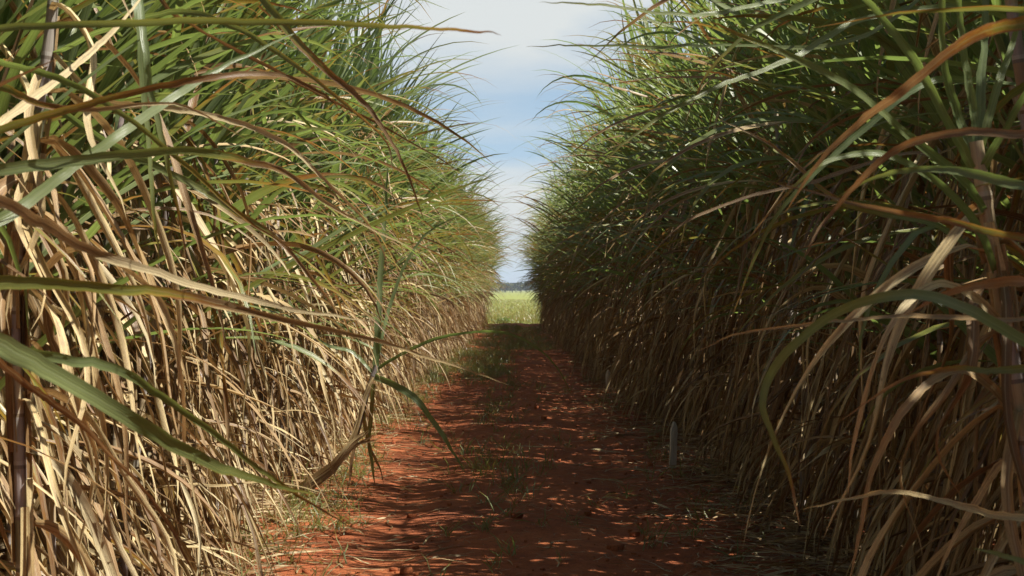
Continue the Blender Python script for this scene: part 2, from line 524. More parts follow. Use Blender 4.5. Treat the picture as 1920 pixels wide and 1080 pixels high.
def make_clump(seed, detail, nst=5, bias=0.45, density=1.0):
    """returns (list of stalk Geo, green Geo, dry Geo)"""
    rs = np.random.default_rng(seed)
    stalks, G, Dd = [], Geo(), Geo()
    hi = detail == 'hi'
    nseg = 12 if hi else 6
    wk = 1.0 if hi else 1.15
    for s in range(nst):
        a = rs.random() * 6.283
        rr = 0.04 + 0.17 * rs.random()
        base = np.array([math.cos(a) * rr, math.sin(a) * rr, -0.03])
        H = rs.uniform(2.15, 3.05)
        la = a + rs.normal(0, .7)
        lean = abs(rs.normal(0.05, 0.06))
        m = 40 if hi else 5
        tt = np.linspace(0, 1, m)
        off = np.stack([np.cos(la) * lean * H * tt ** 1.6, np.sin(la) * lean * H * tt ** 1.6, H * tt], 1)
        off[:, 0] += 0.03 * np.sin(tt * 5 + a) * tt
        off[:, 1] += 0.03 * np.cos(tt * 4 + a) * tt
        P = base + off
        r0 = rs.uniform(0.012, 0.018)
        R = r0 * (1 - 0.35 * tt ** 3)
        rnd = rs.random()
        if hi:
            # swollen rings at the nodes, in step with the rings of the material
            ph = (H * tt / 0.13 + rnd * 7.0) % 1.0
            R = R * (1 + 0.12 * (ph < 0.18))
        g = Geo()
        stalk_tube(g, P, R, rnd, 8 if hi else 4)
        stalks.append(g)
        zone = rs.uniform(0.35, 1.5)              # how far down this stalk is still green

        def at(h):
            k = min(max(h / H, 0), 1) * (m - 1)
            i = int(min(k, m - 2)); fr = k - i
            return P[i] * (1 - fr) + P[i + 1] * fr
        # fan of stiff upright blades at the top
        for q in range(7):
            az = biased_az(rs, .2)
            e0 = rs.uniform(1.08, 1.54)
            grown_leaf(G, rs, at(H - .5 * rs.random()), az, e0, e0 - rs.choice([.08, .2, .35, .9]) * rs.uniform(.5, 1.3), rs.uniform(1.15, 1.9), rs.uniform(.045, .070) * wk,
                       0.0, rs.choice([0.0, 0.0, 0.25]), twist=.25, n=nseg, power=rs.uniform(1.2, 2.5), flat=not hi)
        # blades arching outwards, straight at first and drooping at the tip
        ng = int((5 if hi else 2) * density)
        for q in range(ng):
            f = (q + rs.random() * .8) / ng
            h = H - 0.15 - zone * f
            az = biased_az(rs, bias + .2 * f)
            e0 = rs.uniform(0.75, 1.35) - 0.45 * f
            e1 = e0 - rs.uniform(0.15, 1.1)
            if rs.random() < .2:
                e1 -= 0.9
            d0 = 0.0 if rs.random() > 0.35 * f + 0.03 else rs.uniform(0.15, 0.75)
            grown_leaf(G, rs, at(h), az, e0, max(e1, -1.5), rs.uniform(1.05, 1.9) + .1 * f, rs.uniform(.038, .068) * wk,
                       d0, rs.choice([0.0, 0.0, 0.25, 0.5, .8]), twist=.45, n=nseg, power=rs.uniform(1.3, 3.0), flat=not hi,
                       kink=(rs.uniform(.35, .75), -rs.uniform(.4, 1.3)) if rs.random() < 0.14 else None)
        if hi:                                    # a long leaf arching far out
            for q in range(1 + (rs.random() < .5)):
                grown_leaf(G, rs, at(H - rs.uniform(0, .7)), rs.normal(0, .6), rs.uniform(.7, 1.25), rs.uniform(-1.4, .2), rs.uniform(1.6, 2.2), rs.uniform(.028, .046),
                           0, rs.choice([0, .4, .9]), twist=.5, n=16, power=rs.uniform(1.5, 3.0))
            for q in range(1):                    # half-dry leaves sagging out of the middle of the stalk
                grown_leaf(G, rs, at(rs.uniform(1.1, 2.2)), rs.normal(0, .6), rs.uniform(.3, 1.0), rs.uniform(-1.45, -.7), rs.uniform(1.1, 1.7), rs.uniform(.02, .04),
                           rs.choice([0, .2, .5, .85]), rs.choice([.3, .6, 1.0]), twist=.6, n=14, power=rs.uniform(.8, 2.0))
        # dry leaves hanging down the stalk: they fold over at the sheath, then hang straight
        nd = int((22 if hi else 17) * density)
        for q in range(nd):
            top = H - zone + .55
            h = 0.3 + (top - 0.3) * (q + rs.random()) / nd
            az = biased_az(rs, bias)
            ln = min(rs.uniform(0.5, 1.35), h * 1.1 + 0.2)
            dead0 = 0.9 if rs.random() > 0.2 else 0.62
            if h > top - .7 and rs.random() < 0.35:
                dead0 = rs.uniform(0.3, 0.65)
            hang = rs.random()
            if hang < .84:
                e0, e1, pw = rs.uniform(-0.2, 1.3), rs.uniform(-1.57, -1.25), rs.uniform(0.08, 0.3)
            else:
                e0, e1, pw = rs.uniform(0.0, 1.0), rs.uniform(-1.5, -.5), rs.uniform(0.5, 1.6)
            grown_leaf(Dd, rs, at(h), az, e0, e1, ln, (rs.uniform(.012, .030) if rs.random() < .6 else rs.uniform(.030, .050)) * (1 if hi else 1.25), dead0, 1.0,
                       twist=rs.choice([.3, .6, 1.8]), n=nseg + (3 if hi else 1), power=pw, wob=.035, flat=not hi,
                       kink=(rs.uniform(.3, .8), rs.uniform(-.5, .4)) if rs.random() < .2 else None, fold=rs.uniform(.1, .6))
        # short torn sheaths and shreds near the foot
        for q in range(int(6 * density) if hi else 2):
            h = rs.uniform(0.03, 0.8)
            grown_leaf(Dd, rs, at(h), rs.random() * 6.283, rs.uniform(.0, 1.2), rs.uniform(-1.5, -.4), min(rs.uniform(.2, .7), h + .3), rs.uniform(.010, .03), 0.75, 1.0,
                       twist=1.5, n=6, power=.7, flat=not hi)
    # keep everything above the soil
    for g in (G, Dd):
        for v in g.v:
            v[:, 2] = np.where(v[:, 2] < 0.02, 0.02 + np.abs(v[:, 2]) * 0.05, v[:, 2])
    return stalks, G, Dd


# ------------------------------------------------------------------ ground
def vnoise(x, y, seed):
    r = np.random.default_rng(seed).random((64, 64))
    xi, yi = np.floor(x).astype(int), np.floor(y).astype(int)
    fx, fy = x - xi, y - yi
    fx, fy = fx * fx * (3 - 2 * fx), fy * fy * (3 - 2 * fy)
    g = lambda a, b: r[a % 64, b % 64]
    return (g(xi, yi) * (1 - fx) + g(xi + 1, yi) * fx) * (1 - fy) + (g(xi, yi + 1) * (1 - fx) + g(xi + 1, yi + 1) * fx) * fy


def path_height(x, y):
    h = 0.05 * (vnoise(x * 0.7 + 9, y * 0.35 + 3, 1) - .5) + 0.03 * (vnoise(x * 2.3, y * 1.7, 2) - .5)
    h += 0.012 * (vnoise(x * 7, y * 6, 3) - .5) + 0.007 * (vnoise(x * 19, y * 17, 4) - .5)
    ruts = -0.025 * (np.exp(-((np.abs(x) - 0.75) / 0.22) ** 2))
    return h + ruts + 0.05


END = 65.0
g = Geo()
g.add([(-2500, -60, 0), (2500, -60, 0), (2500, 3500, 0), (-2500, 3500, 0)], [[0, 1, 2, 3]], np.zeros((4, 4)))
tag(g.build('ground', M_SOIL_FIELD), kind='structure')

xs = np.linspace(-2.6, 2.6, 105)
ys = np.concatenate([np.arange(-3, 24, 0.05), np.arange(24, END + 0.6, 0.12)])
X, Y = np.meshgrid(xs, ys)
Z = path_height(X, Y)
Z = Z * np.clip((2.6 - np.abs(X)) / 0.5, 0.0, 1) + 0.004
v = np.stack([X, Y, Z], -1).reshape(-1, 3)
nx, ny = len(xs), len(ys)
a = (np.arange(ny - 1)[:, None] * nx + np.arange(nx - 1)[None, :]).ravel()
f = np.stack([a, a + 1, a + 1 + nx, a + nx], 1)
tag(link('dirt_path', mesh_from('dirt_path', v, f, None, M_SOIL)), kind='structure')

# meadow beyond the end of the rows
M_FIELD = simple_noise_mat('meadow', [(0.3, (0.13, 0.16, 0.03)), (0.5, (0.21, 0.235, 0.05)), (0.7, (0.33, 0.31, 0.10))],
                           0.12, 0.9, (0.5, 1.6, 1), 0.6, 0.3)
g = Geo()
g.add([(-2400, END + 0.7, 0.008), (2400, END + 0.7, 0.008), (2400, 3300, 0.008), (-2400, 3300, 0.008)], [[0, 1, 2, 3]], np.zeros((4, 4)))
tag(g.build('grass_field', M_FIELD), kind='structure')


# ------------------------------------------------------------------ cane rows
NV = 12
protos = []
for k in range(NV):
    st, G, Dd = make_clump(100 + k, 'hi')
    protos.append(([s.mesh('stalk', M_STALK) for s in st], G.mesh('green_leaves', M_LEAF), Dd.mesh('dry_leaves', M_LEAF)))
joined = []
for k in range(6):                       # plants so far away that their parts do not show
    st, G, Dd = make_clump(300 + k, 'hi')
    g = Geo()
    for s in st:
        g.add(*s.arrays())
    vv = [G.arrays(), Dd.arrays()]
    g2 = Geo()
    for q in vv:
        g2.add(*q)
    sv, sf, scol = g.arrays(); lv, lf, lcol = g2.arrays()
    me = mesh_from('sugarcane_plant', np.concatenate([sv, lv]), np.concatenate([sf, lf + len(sv)]), np.concatenate([scol, lcol]), M_STALK)
    me.materials.append(M_LEAF)
    idx = np.zeros(len(sf) + len(lf), np.int32); idx[len(sf):] = 1
    me.polygons.foreach_set('material_index', idx)
    joined.append(me)


def plant_label(side, row, y):
    """a phrase for one plant or one indistinguishable stretch of the row, and its group"""
    wall = 'sunlit left cane row' if side < 0 else 'shaded right cane row'
    if row == 1:
        w = ('brown cane plant one row behind the front of the %s'.replace('the front of ', ''))
        st = 'nearest' if y < 9 else 'middle'
        return (w % wall) + (' near the camera' if y < 9 else ', farther along')
    if side < 0:
        if y < 8.5: return None
        if y < 13.5: return 'sunlit cane plant around the grey stake and bent cane, left row'
        if y < 26: return 'sunlit cane plant beyond the bent cane, before the grassy verge of the left row'
        if y < 45: return 'sunlit cane plant beside the grassy verge along the left row'
        return 'small far cane plant of the left row, near the bright meadow'
    if y < 8.5: return None
    if y < 14: return 'shaded brown cane plant near the tall white stake on the right'
    if y < 27: return 'shaded cane plant beyond the tall white stake, around the short stake on the right'
    if y < 45: return 'dark cane plant of the right row beside the sunlit patch of path'
    return 'small far cane plant of the right row, dark against the bright meadow'


NEAR = {}
near_text = {-1: ['nearest whole cane plant on the left edge, pale upright stalks and thick straw',
                  'second cane plant of the sunlit left row, wide straw leaves hanging to the soil',
                  'third cane plant of the sunlit left row, below the long arching leaves',
                  'fourth cane plant of the sunlit left row, curtain of narrow straw leaves',
                  'fifth cane plant of the sunlit left row, beside the foot of the bent cane',
                  'sixth cane plant of the sunlit left row, just before the bent cane',
                  'seventh cane plant of the sunlit left row, behind the bent cane stem',
                  'eighth cane plant of the sunlit left row, behind the upright blade of the bent cane'],
             1: ['nearest full cane plant on the right edge, dark brown leaves under green tops',
                 'second cane plant of the dark right row, behind the big green arching leaf',
                 'third cane plant of the dark right row, brown leaves sagging over the straw',
                 'fourth cane plant of the dark right row, behind the drooping yellow-tipped leaf',
                 'fifth cane plant of the dark right row, dense brown skirt and green crown',
                 'sixth cane plant of the dark right row, closest behind the tall white stake',
                 'seventh cane plant of the dark right row, just past the tall white stake',
                 'eighth cane plant of the dark right row, long leaves reaching towards the sky gap']}


def place_plant(i, x, y, rz, sc, label, group, far):
    if far:
        o = link('sugarcane_plant', joined[i % len(joined)])
        o.location = (x, y, 0); o.rotation_euler = (0, 0, rz); o.scale = sc
    else:
        o = empty('sugarcane_plant', (x, y, 0), rz)
        o.scale = sc
        st, gm, dm = protos[i % NV]
        for s in st:
            link('stalk', s, o)
        link('green_leaves', gm, o)
        link('dry_leaves', dm, o)
    tag(o, label, 'sugarcane', group)


rowx = [1.80, 2.95, 3.9, 5.1, 6.4, 7.8]
cnt = 0
front_ys = np.arange(4.6, END - 0.2, 0.47)
for side in (-1, 1):
    k = 0
    nrow = 0
    for y in front_ys:
        yy = y + random.uniform(-.1, .1)
        x = side * (rowx[0] + (0.12 if side < 0 else 0.14) + random.uniform(-.10, .14))
        if side > 0 and yy < 16:
            x += 0.20 * min(1.0, (16 - yy) / 4)
        if side < 0 and 9.0 < yy < 11.0:
            x -= 0.28
        x -= side * (0.2 if side < 0 else 0.13) * min(1.0, max(0.0, (yy - 22) / 25))
        rz = (0 if side < 0 else math.pi) + random.gauss(0, 0.35)
        s = random.uniform(0.9, 1.12) * (0.93 + 0.15 * float(vnoise(np.array([yy * .33 + 7 * side + 20]), np.array([5.5]), 44)[0]))
        sc = (s, s, s * random.uniform(.94, 1.08) * (1.08 if side > 0 else 1.02))
        lab = plant_label(side, 0, yy)
        if lab is None:
            lab = near_text[side][min(nrow, 7)]
            nrow += 1
        last = y > front_ys[-1] - 0.1
        if last:
            lab = 'very last cane plant of the %s row, at the edge of the bright meadow' % ('left' if side < 0 else 'right')
        place_plant(random.randrange(99), x, yy, rz, sc, lab,
                    'cane plants of the %s row' % ('sunlit left' if side < 0 else 'shaded right'), yy > 20)
        cnt += 1
    for y in np.arange(4.3, 4.3 + 0.6 * 22, 0.6):
        yy = y + random.uniform(-.15, .15)
        lab = plant_label(side, 1, yy)
        s = random.uniform(.93, 1.06) * (1.0 if side < 0 else .95)
        place_plant(random.randrange(99), side * (rowx[1] + random.uniform(-.12, .12)), yy, random.random() * 6.28, (s, s, s), lab,
                    'cane plants behind the front of the %s row' % ('left' if side < 0 else 'right'), yy > 9)
        cnt += 1
print('single cane plants', cnt)

# the rest of the cane: rows further in, too many to single out
lows = []
for k in range(8):
    st, G, Dd = make_clump(500 + k, 'lo', nst=5, bias=0.3, density=1.0)
    sg = Geo()
    for s in st:
        sg.add(*s.arrays())
    lg = Geo()
    lg.add(*G.arrays()); lg.add(*Dd.arrays())
    lows.append((sg.arrays(), lg.arrays()))
stalkF, leafF = Geo(), Geo()


def scatter_low(x, y, rz, s):
    (sa, la) = lows[random.randrange(8)]
    c, sn = math.cos(rz) * s, math.sin(rz) * s
    R = np.array([[c, sn, 0], [-sn, c, 0], [0, 0, s]], np.float32)
    for arr, G in ((sa, stalkF), (la, leafF)):
        vv = arr[0] @ R + np.array([x, y, 0], np.float32)
        cc = arr[2].copy()
        cc[:, 0] = (cc[:, 0] + random.random()) % 1.0
        G.add(vv, arr[1], cc)


# plants beside and behind the camera position, out of the frame
nears = [make_clump(700 + k, 'hi', bias=.45) for k in range(4)]


def scatter_near(x, y, rz, s, k):
    st, G, Dd = nears[k % 4]
    c, sn = math.cos(rz) * s, math.sin(rz) * s
    Rm = np.array([[c, sn, 0], [-sn, c, 0], [0, 0, s]], np.float32)
    for gg, dst in [(q, stalkF) for q in st] + [(G, leafF), (Dd, leafF)]:
        a0 = gg.arrays()
        cc = a0[2].copy()
        cc[:, 0] = (cc[:, 0] + random.random()) % 1.0
        dst.add(a0[0] @ Rm + np.array([x, y, 0], np.float32), a0[1], cc)


for side in (-1, 1):
    for k, y in enumerate(np.arange(0.4, 4.3, 0.55)):
        if side > 0 and y < 1.2:
            continue
        scatter_near(side * (2.15 + random.uniform(-.06, .1)), y, (0 if side < 0 else math.pi) + random.gauss(0, .5), random.uniform(.92, 1.05), k + (side > 0))
for side in (-1, 1):
    for r, rx in enumerate(rowx):
        if side < 0 and r > 4:
            continue
        for y in np.arange(-5.0, END - 0.3, (0.55, 0.6, 0.7, 0.8, 1.0, 1.1)[r]):
            if r == 0 and y > -0.8:
                continue
            if r == 1 and 4.2 < y < 4.3 + 0.6 * 22 - 0.3:
                continue
            if r == 1 and -0.5 < y <= 4.2:
                xx = rx + 0.25
            else:
                xx = rx
            scatter_low(side * (xx + random.uniform(-.2, .2)), y + random.uniform(-.2, .2), random.random() * 6.28, random.uniform(.9, 1.08) * (.93 if side > 0 and r > 0 else 1.0))
sv, sf, scol = stalkF.arrays(); lv, lf, lcol = leafF.arrays()
me = mesh_from('sugarcane_field', np.concatenate([sv, lv]), np.concatenate([sf, lf + len(sv)]), np.concatenate([scol, lcol]), M_STALK)
me.materials.append(M_LEAF)
idx = np.zeros(len(sf) + len(lf), np.int32); idx[len(sf):] = 1
me.polygons.foreach_set('material_index', idx)
print('field faces', len(idx))
tag(link('sugarcane_field', me), 'dense mass of cane filling the field behind both front rows', 'sugarcane', None, 'stuff')


# ------------------------------------------------------------------ hero leaves traced as 3D curves
def spot(px, py, d):
    return np.array([(px - 960) / FPX * d, d, CAM_H - (py - 543) / FPX * d])


def spline(pts, n):
    P = np.array(pts, float)
    P = np.vstack([2 * P[0] - P[1], P, 2 * P[-1] - P[-2]])
    m = len(P) - 3
    o = []
    for q in np.linspace(0, m - 1e-6, n):
        i = int(q); t = q - i
        a, b, c, d = P[i:i + 4]
        o.append(0.5 * ((2 * b) + (-a + c) * t + (2 * a - 5 * b + 4 * c - d) * t * t + (-a + 3 * b - 3 * c + d) * t ** 3))
    return np.array(o)


def hero_leaf(parent, pts, wd, dead, roll=0.2, twist=0.3, n=64, label=None, base=0.8, tipw=None, fold=0.16):
    rs = np.random.default_rng(int(abs(pts[0][0] * 7 + pts[0][1] * 3 + pts[-1][0])) + 5)
    P = spline([spot(*q) for q in pts], n)
    t = np.linspace(0, 1, n)
    jit = np.cumsum(rs.normal(0, 1, (n, 3)), axis=0)
    jit -= jit[0] + (jit[-1] - jit[0]) * t[:, None]
    P = P + jit * 0.0010 * np.linalg.norm(P[-1] - P[0])
    T = unit(np.gradient(P, axis=0))
    view = unit(P - np.array([0, 0, CAM_H]))
    side = unit(np.cross(T, view))
    side = rot_about(side, T, roll * .7 + twist * .7 * np.sin(t * 3.0 + rs.random() * 3) + 0.18 * np.sin(t * 19 + rs.random() * 6) + 0.18 * np.sin(t * 8 + rs.random() * 6))
    W = np.minimum(1.0, base + t * 1.5) * np.clip(1 - t ** 2.4, 0, 1) ** 0.8 * (1 - .15 * t) + 0.02
    dd = np.interp(t, np.linspace(0, 1, len(dead)), dead)
    W = 0.60 * W * (1 + 0.05 * np.sin(t * 17 + rs.random() * 6)) * (1 - rs.random(n) * (0.06 + 0.22 * dd))
    g = Geo()
    inv = np.array(parent.location)
    ribbon(g, P - inv, side, W * wd, rs.random(), dd, fold=fold)
    o = g.build('leaf', M_LEAF, parent)
    if label:
        o['label'] = label
    return o


def hero_stalk(parent, pts, r, n=60, dressed=0):
    P = spline([spot(*q) if len(q) == 3 else np.array(q[:3]) for q in pts], n)
    hl = np.concatenate([[0], np.cumsum(np.linalg.norm(np.diff(P, axis=0), axis=1))])
    R = r * (1 + 0.12 * (((hl / 0.13 + 0.31 * 7) % 1.0) < 0.18)) * (1 - .2 * np.linspace(0, 1, n) ** 3)
    g = Geo()
    stalk_tube(g, P - np.array(parent.location), R, 0.31, 10)
    if dressed:
        dress(parent, P - np.array(parent.location), int(r * 1e5), az0=dressed)
    return g.build('stalk', M_STALK, parent)


def dress(parent, P, seed, lo=0.08, hi=0.8, nn=32, az0=0.0):
    rs = np.random.default_rng(seed)
    g = Geo()
    m = len(P)
    for q in range(nn):
        p = P[int(m * (lo + (hi - lo) * rs.random()))]
        h = max(p[2], .3)
        grown_leaf(g, rs, p, az0 + rs.normal(0, 1.2), rs.uniform(.2, 1.2), rs.uniform(-1.57, -1.3), min(rs.uniform(.5, 1.1), h + .2), rs.uniform(.018, .036),
                   .9, 1.0, twist=1.5, n=16, power=rs.uniform(.12, .35), wob=.05, fold=.4)
    for q in range(nn):                       # sheaths clasping the stalk
        i = int((m - 8) * (lo + (hi - lo) * rs.random()))
        seg = P[i:i + 7]
        a = rs.random() * 6.28
        seg = seg + np.array([math.cos(a), math.sin(a), 0]) * np.linspace(.012, .022, 7)[:, None]
        ribbon(g, seg, np.tile([-math.sin(a), math.cos(a), 0.0], (7, 1)), np.linspace(.034, .022, 7), rs.random(), np.full(7, .92), fold=-.35)
    g.build('dry_leaves', M_LEAF, parent)


def world_stalk(parent, top, r=0.014, bend=0.1):
    """a stalk from the foot of the plant up to a world point"""
    b = np.array(parent.location, float)
    t = np.linspace(0, 1, 50)[:, None]
    P = b + (np.array(top) - b) * t
    P[:, 0] += bend * np.sin(t[:, 0] * math.pi)
    hl = np.concatenate([[0], np.cumsum(np.linalg.norm(np.diff(P, axis=0), axis=1))])
    R = r * (1 + 0.12 * (((hl / 0.13 + 0.6 * 7) % 1.0) < 0.18))
    g = Geo()
    stalk_tube(g, P - b, R, 0.6, 10)
    return g.build('stalk', M_STALK, parent)


# plant just outside the left edge of the frame, its lower leaves reach across
A = empty('sugarcane_plant', (-1.05, 2.0, 0))
tag(A, 'cane plant outside the left edge, reaching in with its wide deep green lower leaf', 'sugarcane', 'cane plants closest to the camera')
world_stalk(A, (-1.12, 2.05, 2.5)); 
hero_leaf(A, [(-420, 480, 2.0), (-180, 540, 2.0), (0, 652, 2.05), (180, 752, 2.2), (350, 855, 2.4), (470, 900, 2.6), (590, 925, 2.8)], 0.058, [0, 0, 0.05, .2, .3], roll=.1, label='wide dark green leaf slanting down from the left edge')
hero_leaf(A, [(-430, 620, 2.0), (-200, 640, 2.1), (60, 660, 2.3), (215, 702, 2.5), (330, 770, 2.7), (470, 875, 3.0), (580, 945, 3.2), (672, 1000, 3.4)], 0.032, [0.1, .05, .1, .25, .9], roll=.3, label='slim light green leaf ending in a dry tip above the soil')
hero_leaf(A, [(-430, 560, 2.0), (-240, 470, 2.1), (-60, 512, 2.15), (120, 520, 2.25), (300, 540, 2.4), (450, 578, 2.6), (640, 622, 2.9), (790, 668, 3.1), (955, 722, 3.3)], 0.040, [.25, .25, .2, .35, .8, .95, 1.0], roll=.35, label='long olive leaf turning to a straw-coloured tip')
hero_leaf(A, [(-400, 300, 2.0), (-150, 320, 2.1), (0, 380, 2.2), (90, 440, 2.3), (220, 500, 2.45), (400, 552, 2.7), (560, 580, 2.9), (700, 605, 3.1)], 0.042, [.7, .9, .75, 1, 1], roll=.4)
hero_leaf(A, [(-350, 520, 2.0), (-120, 600, 2.2), (0, 690, 2.4), (150, 800, 2.6), (280, 930, 2.9), (380, 1110, 3.1)], 0.035, [.7, .9, .7, 1], roll=.6)

# second plant outside the left edge, upper leaves
B = empty('sugarcane_plant', (-1.22, 2.6, 0))
tag(B, 'cane plant outside the left edge, reaching in high with long level green leaves', 'sugarcane', 'cane plants closest to the camera')
world_stalk(B, (-1.25, 2.65, 2.7), bend=-.06)
hero_leaf(B, [(-280, 200, 2.6), (-100, 80, 2.6), (0, 52, 2.55), (200, 40, 2.5), (450, 38, 2.4), (700, 44, 2.3), (850, 50, 2.25), (940, 66, 2.2)], 0.026, [.12, .15, .2, .25, .7], roll=.6, label='long level green leaf across the top left')
hero_leaf(B, [(-280, 400, 2.6), (-100, 320, 2.6), (0, 325, 2.6), (160, 308, 2.65), (310, 288, 2.7), (420, 296, 2.8), (540, 325, 2.9), (640, 400, 3.0), (780, 470, 3.1)], 0.040, [0, .05, .1, .2, .85, 1], roll=.45)
hero_leaf(B, [(-280, 330, 2.6), (-120, 270, 2.6), (0, 238, 2.6), (140, 200, 2.6), (270, 166, 2.65), (400, 146, 2.7), (520, 142, 2.8), (600, 175, 2.9), (640, 210, 3.0)], 0.032, [.1, .15, .35, .5, .6, .9, 1], roll=.5, label='green leaf with a rusty red outer half')
hero_leaf(B, [(-200, 30, 2.6), (-80, 60, 2.7), (0, 105, 2.75), (90, 130, 2.8), (200, 190, 2.9), (330, 290, 3.0), (480, 420, 3.2), (640, 520, 3.4)], 0.03, [0, 0, .05, .3, .7], roll=.3)
hero_leaf(B, [(-280, 180, 2.6), (-80, 170, 2.65), (0, 165, 2.7), (70, 195, 2.7), (180, 205, 2.8), (330, 195, 2.9), (460, 260, 3.0)], 0.03, [.0, .15, .5, .9, 1], roll=.7)
hero_leaf(B, [(-260, 520, 2.6), (-100, 440, 2.7), (0, 408, 2.8), (120, 320, 2.9), (240, 235, 3.0), (350, 165, 3.1), (450, 110, 3.2), (560, 60, 3.3)], 0.046, [0, 0, 0, .0, .1], roll=.1, label='broad green blade rising to the upper right')
hero_leaf(B, [(-200, 420, 2.7), (-80, 330, 2.8), (0, 232, 2.9), (110, 145, 3.0), (210, 60, 3.1), (290, -40, 3.2)], 0.04, [.95, 1, .95, 1], roll=.2)

# plant C: its crown hangs down from above into the upper left
Cc = empty('sugarcane_plant', (-1.25, 3.6, 0))
tag(Cc, 'cane plant at the left edge whose pale leaves arch over from above the frame', 'sugarcane', 'cane plants closest to the camera')
hero_stalk(Cc, [(-1.25, 3.6, 0, 0), (-1.24, 3.6, 0.9, 0), spot(30, 520, 3.6).tolist() + [0], spot(62, 300, 3.6).tolist() + [0], spot(98, 20, 3.6).tolist() + [0], spot(120, -330, 3.6).tolist() + [0]], 0.0165, dressed=.01)
hero_leaf(Cc, [(115, -300, 3.6), (280, -260, 3.5), (420, -120, 3.4), (520, 20, 3.3), (600, 120, 3.3), (690, 200, 3.35), (755, 300, 3.4), (795, 415, 3.5)], 0.040, [0, 0, .15, .5, .9, 1], roll=.3, label='pale arching leaf with dry brown end')
hero_leaf(Cc, [(115, -280, 3.6), (190, -150, 3.5), (250, -40, 3.4), (272, 90, 3.3), (288, 190, 3.3), (315, 300, 3.3), (340, 420, 3.35), (352, 520, 3.4)], 0.034, [0, 0, 0, .05, .3, .9], roll=.1)
hero_leaf(Cc, [(110, -180, 3.6), (200, -120, 3.5), (262, 20, 3.4), (275, 200, 3.4), (290, 380, 3.4), (298, 490, 3.42)], 0.036, [0, 0, .05, .15, .4], roll=.15)
hero_leaf(Cc, [(110, -200, 3.6), (220, -150, 3.5), (300, 0, 3.5), (375, 52, 3.5), (490, 115, 3.5), (620, 190, 3.6), (760, 262, 3.7), (880, 330, 3.8)], 0.026, [.85, .95, 1, 1, 1], roll=.5)
hero_leaf(Cc, [(100, 100, 3.6), (190, 185, 3.55), (310, 200, 3.5), (430, 228, 3.5), (530, 268, 3.5), (600, 330, 3.5), (690, 420, 3.6), (740, 520, 3.7)], 0.032, [.9, 1, .9, 1], roll=.4)
hero_leaf(Cc, [(100, 100, 3.6), (180, 60, 3.5), (330, 20, 3.4), (430, 50, 3.35), (520, 100, 3.3), (640, 190, 3.3), (720, 260, 3.3), (740, 330, 3.3)], 0.026, [.0, .1, .2, .4, .8], roll=.6)
hero_leaf(Cc, [(80, 180, 3.6), (190, 260, 3.5), (330, 330, 3.4), (430, 392, 3.4), (520, 450, 3.4), (600, 540, 3.4), (640, 600, 3.5)], 0.034, [.0, .0, .2, .35, .6, .9], roll=.4)
hero_leaf(Cc, [(30, 560, 3.6), (120, 470, 3.5), (200, 480, 3.4), (300, 560, 3.4), (340, 700, 3.4), (350, 850, 3.5), (380, 1000, 3.5)], 0.036, [.9, 1, .9, 1], roll=.5)

# plant on the right whose whorl fans out at the right edge
R1 = empty('sugarcane_plant', (1.17, 3.0, 0))
tag(R1, 'cane plant at the right edge with an upright green fan on a leaning stalk', 'sugarcane', 'cane plants closest to the camera')
hero_stalk(R1, [(1.17, 3.0, 0, 0), (1.13, 3.0, 0.6, 0), spot(1935, 950, 3.0).tolist() + [0], spot(1885, 600, 3.0).tolist() + [0], spot(1850, 400, 3.0).tolist() + [0], spot(1830, 265, 3.0).tolist() + [0]], 0.0185, dressed=3.1)
for pts, wd, dd in (
        ([(1830, 290, 3.0), (1822, 200, 3.0), (1805, 90, 2.98), (1790, -60, 2.95), (1740, -300, 2.9)], .034, [0, 0, 0]),
        ([(1832, 290, 3.0), (1838, 180, 3.02), (1842, 60, 3.05), (1850, -100, 3.1), (1900, -330, 3.1)], .036, [0, 0, .1]),
        ([(1828, 300, 3.0), (1795, 210, 3.0), (1765, 90, 2.95), (1760, -80, 2.9), (1720, -260, 2.85)], .034, [0, .0, .0]),
        ([(1834, 300, 3.0), (1862, 200, 3.0), (1895, 90, 3.05), (1940, -40, 3.1), (2000, -260, 3.1)], .032, [0, 0, .1]),
        ([(1826, 320, 3.0), (1780, 230, 2.95), (1720, 120, 2.9), (1640, 20, 2.85), (1560, -60, 2.8), (1430, -100, 2.75)], .034, [0, 0, .1]),
        ([(1836, 330, 3.0), (1880, 250, 2.95), (1940, 150, 2.9), (2030, 60, 2.85)], .03, [0, 0, .1]),
        ([(1850, 400, 3.0), (1800, 330, 2.9), (1700, 250, 2.8), (1600, 160, 2.7), (1480, 105, 2.65), (1380, 60, 2.6), (1330, 40, 2.6)], .030, [0, .05, .1, .6]),
        ([(1870, 520, 3.0), (1830, 420, 2.9), (1740, 330, 2.8), (1650, 290, 2.75), (1560, 300, 2.7), (1490, 350, 2.7), (1400, 450, 2.7)], .028, [0, .05, .1, .6])):
    hero_leaf(R1, pts, wd, dd, roll=.15)
hero_leaf(R1, [(1890, 620, 3.0), (1830, 560, 2.9), (1760, 535, 2.85), (1690, 580, 2.8), (1640, 680, 2.8), (1600, 830, 2.85), (1590, 930, 2.9)], 0.036, [.85, .9, .8, 1], roll=.5)
hero_leaf(R1, [(1915, 800, 3.0), (1850, 720, 2.9), (1780, 700, 2.85), (1700, 760, 2.8), (1640, 870, 2.8), (1610, 1000, 2.8), (1590, 1100, 2.8)], 0.04, [.8, .7, .85, 1], roll=.4)
hero_leaf(R1, [(1930, 900, 3.0), (1880, 870, 3.0), (1830, 940, 3.0), (1790, 1010, 3.0), (1750, 1100, 3.0)], 0.034, [.8, .9, .85, 1], roll=.3)

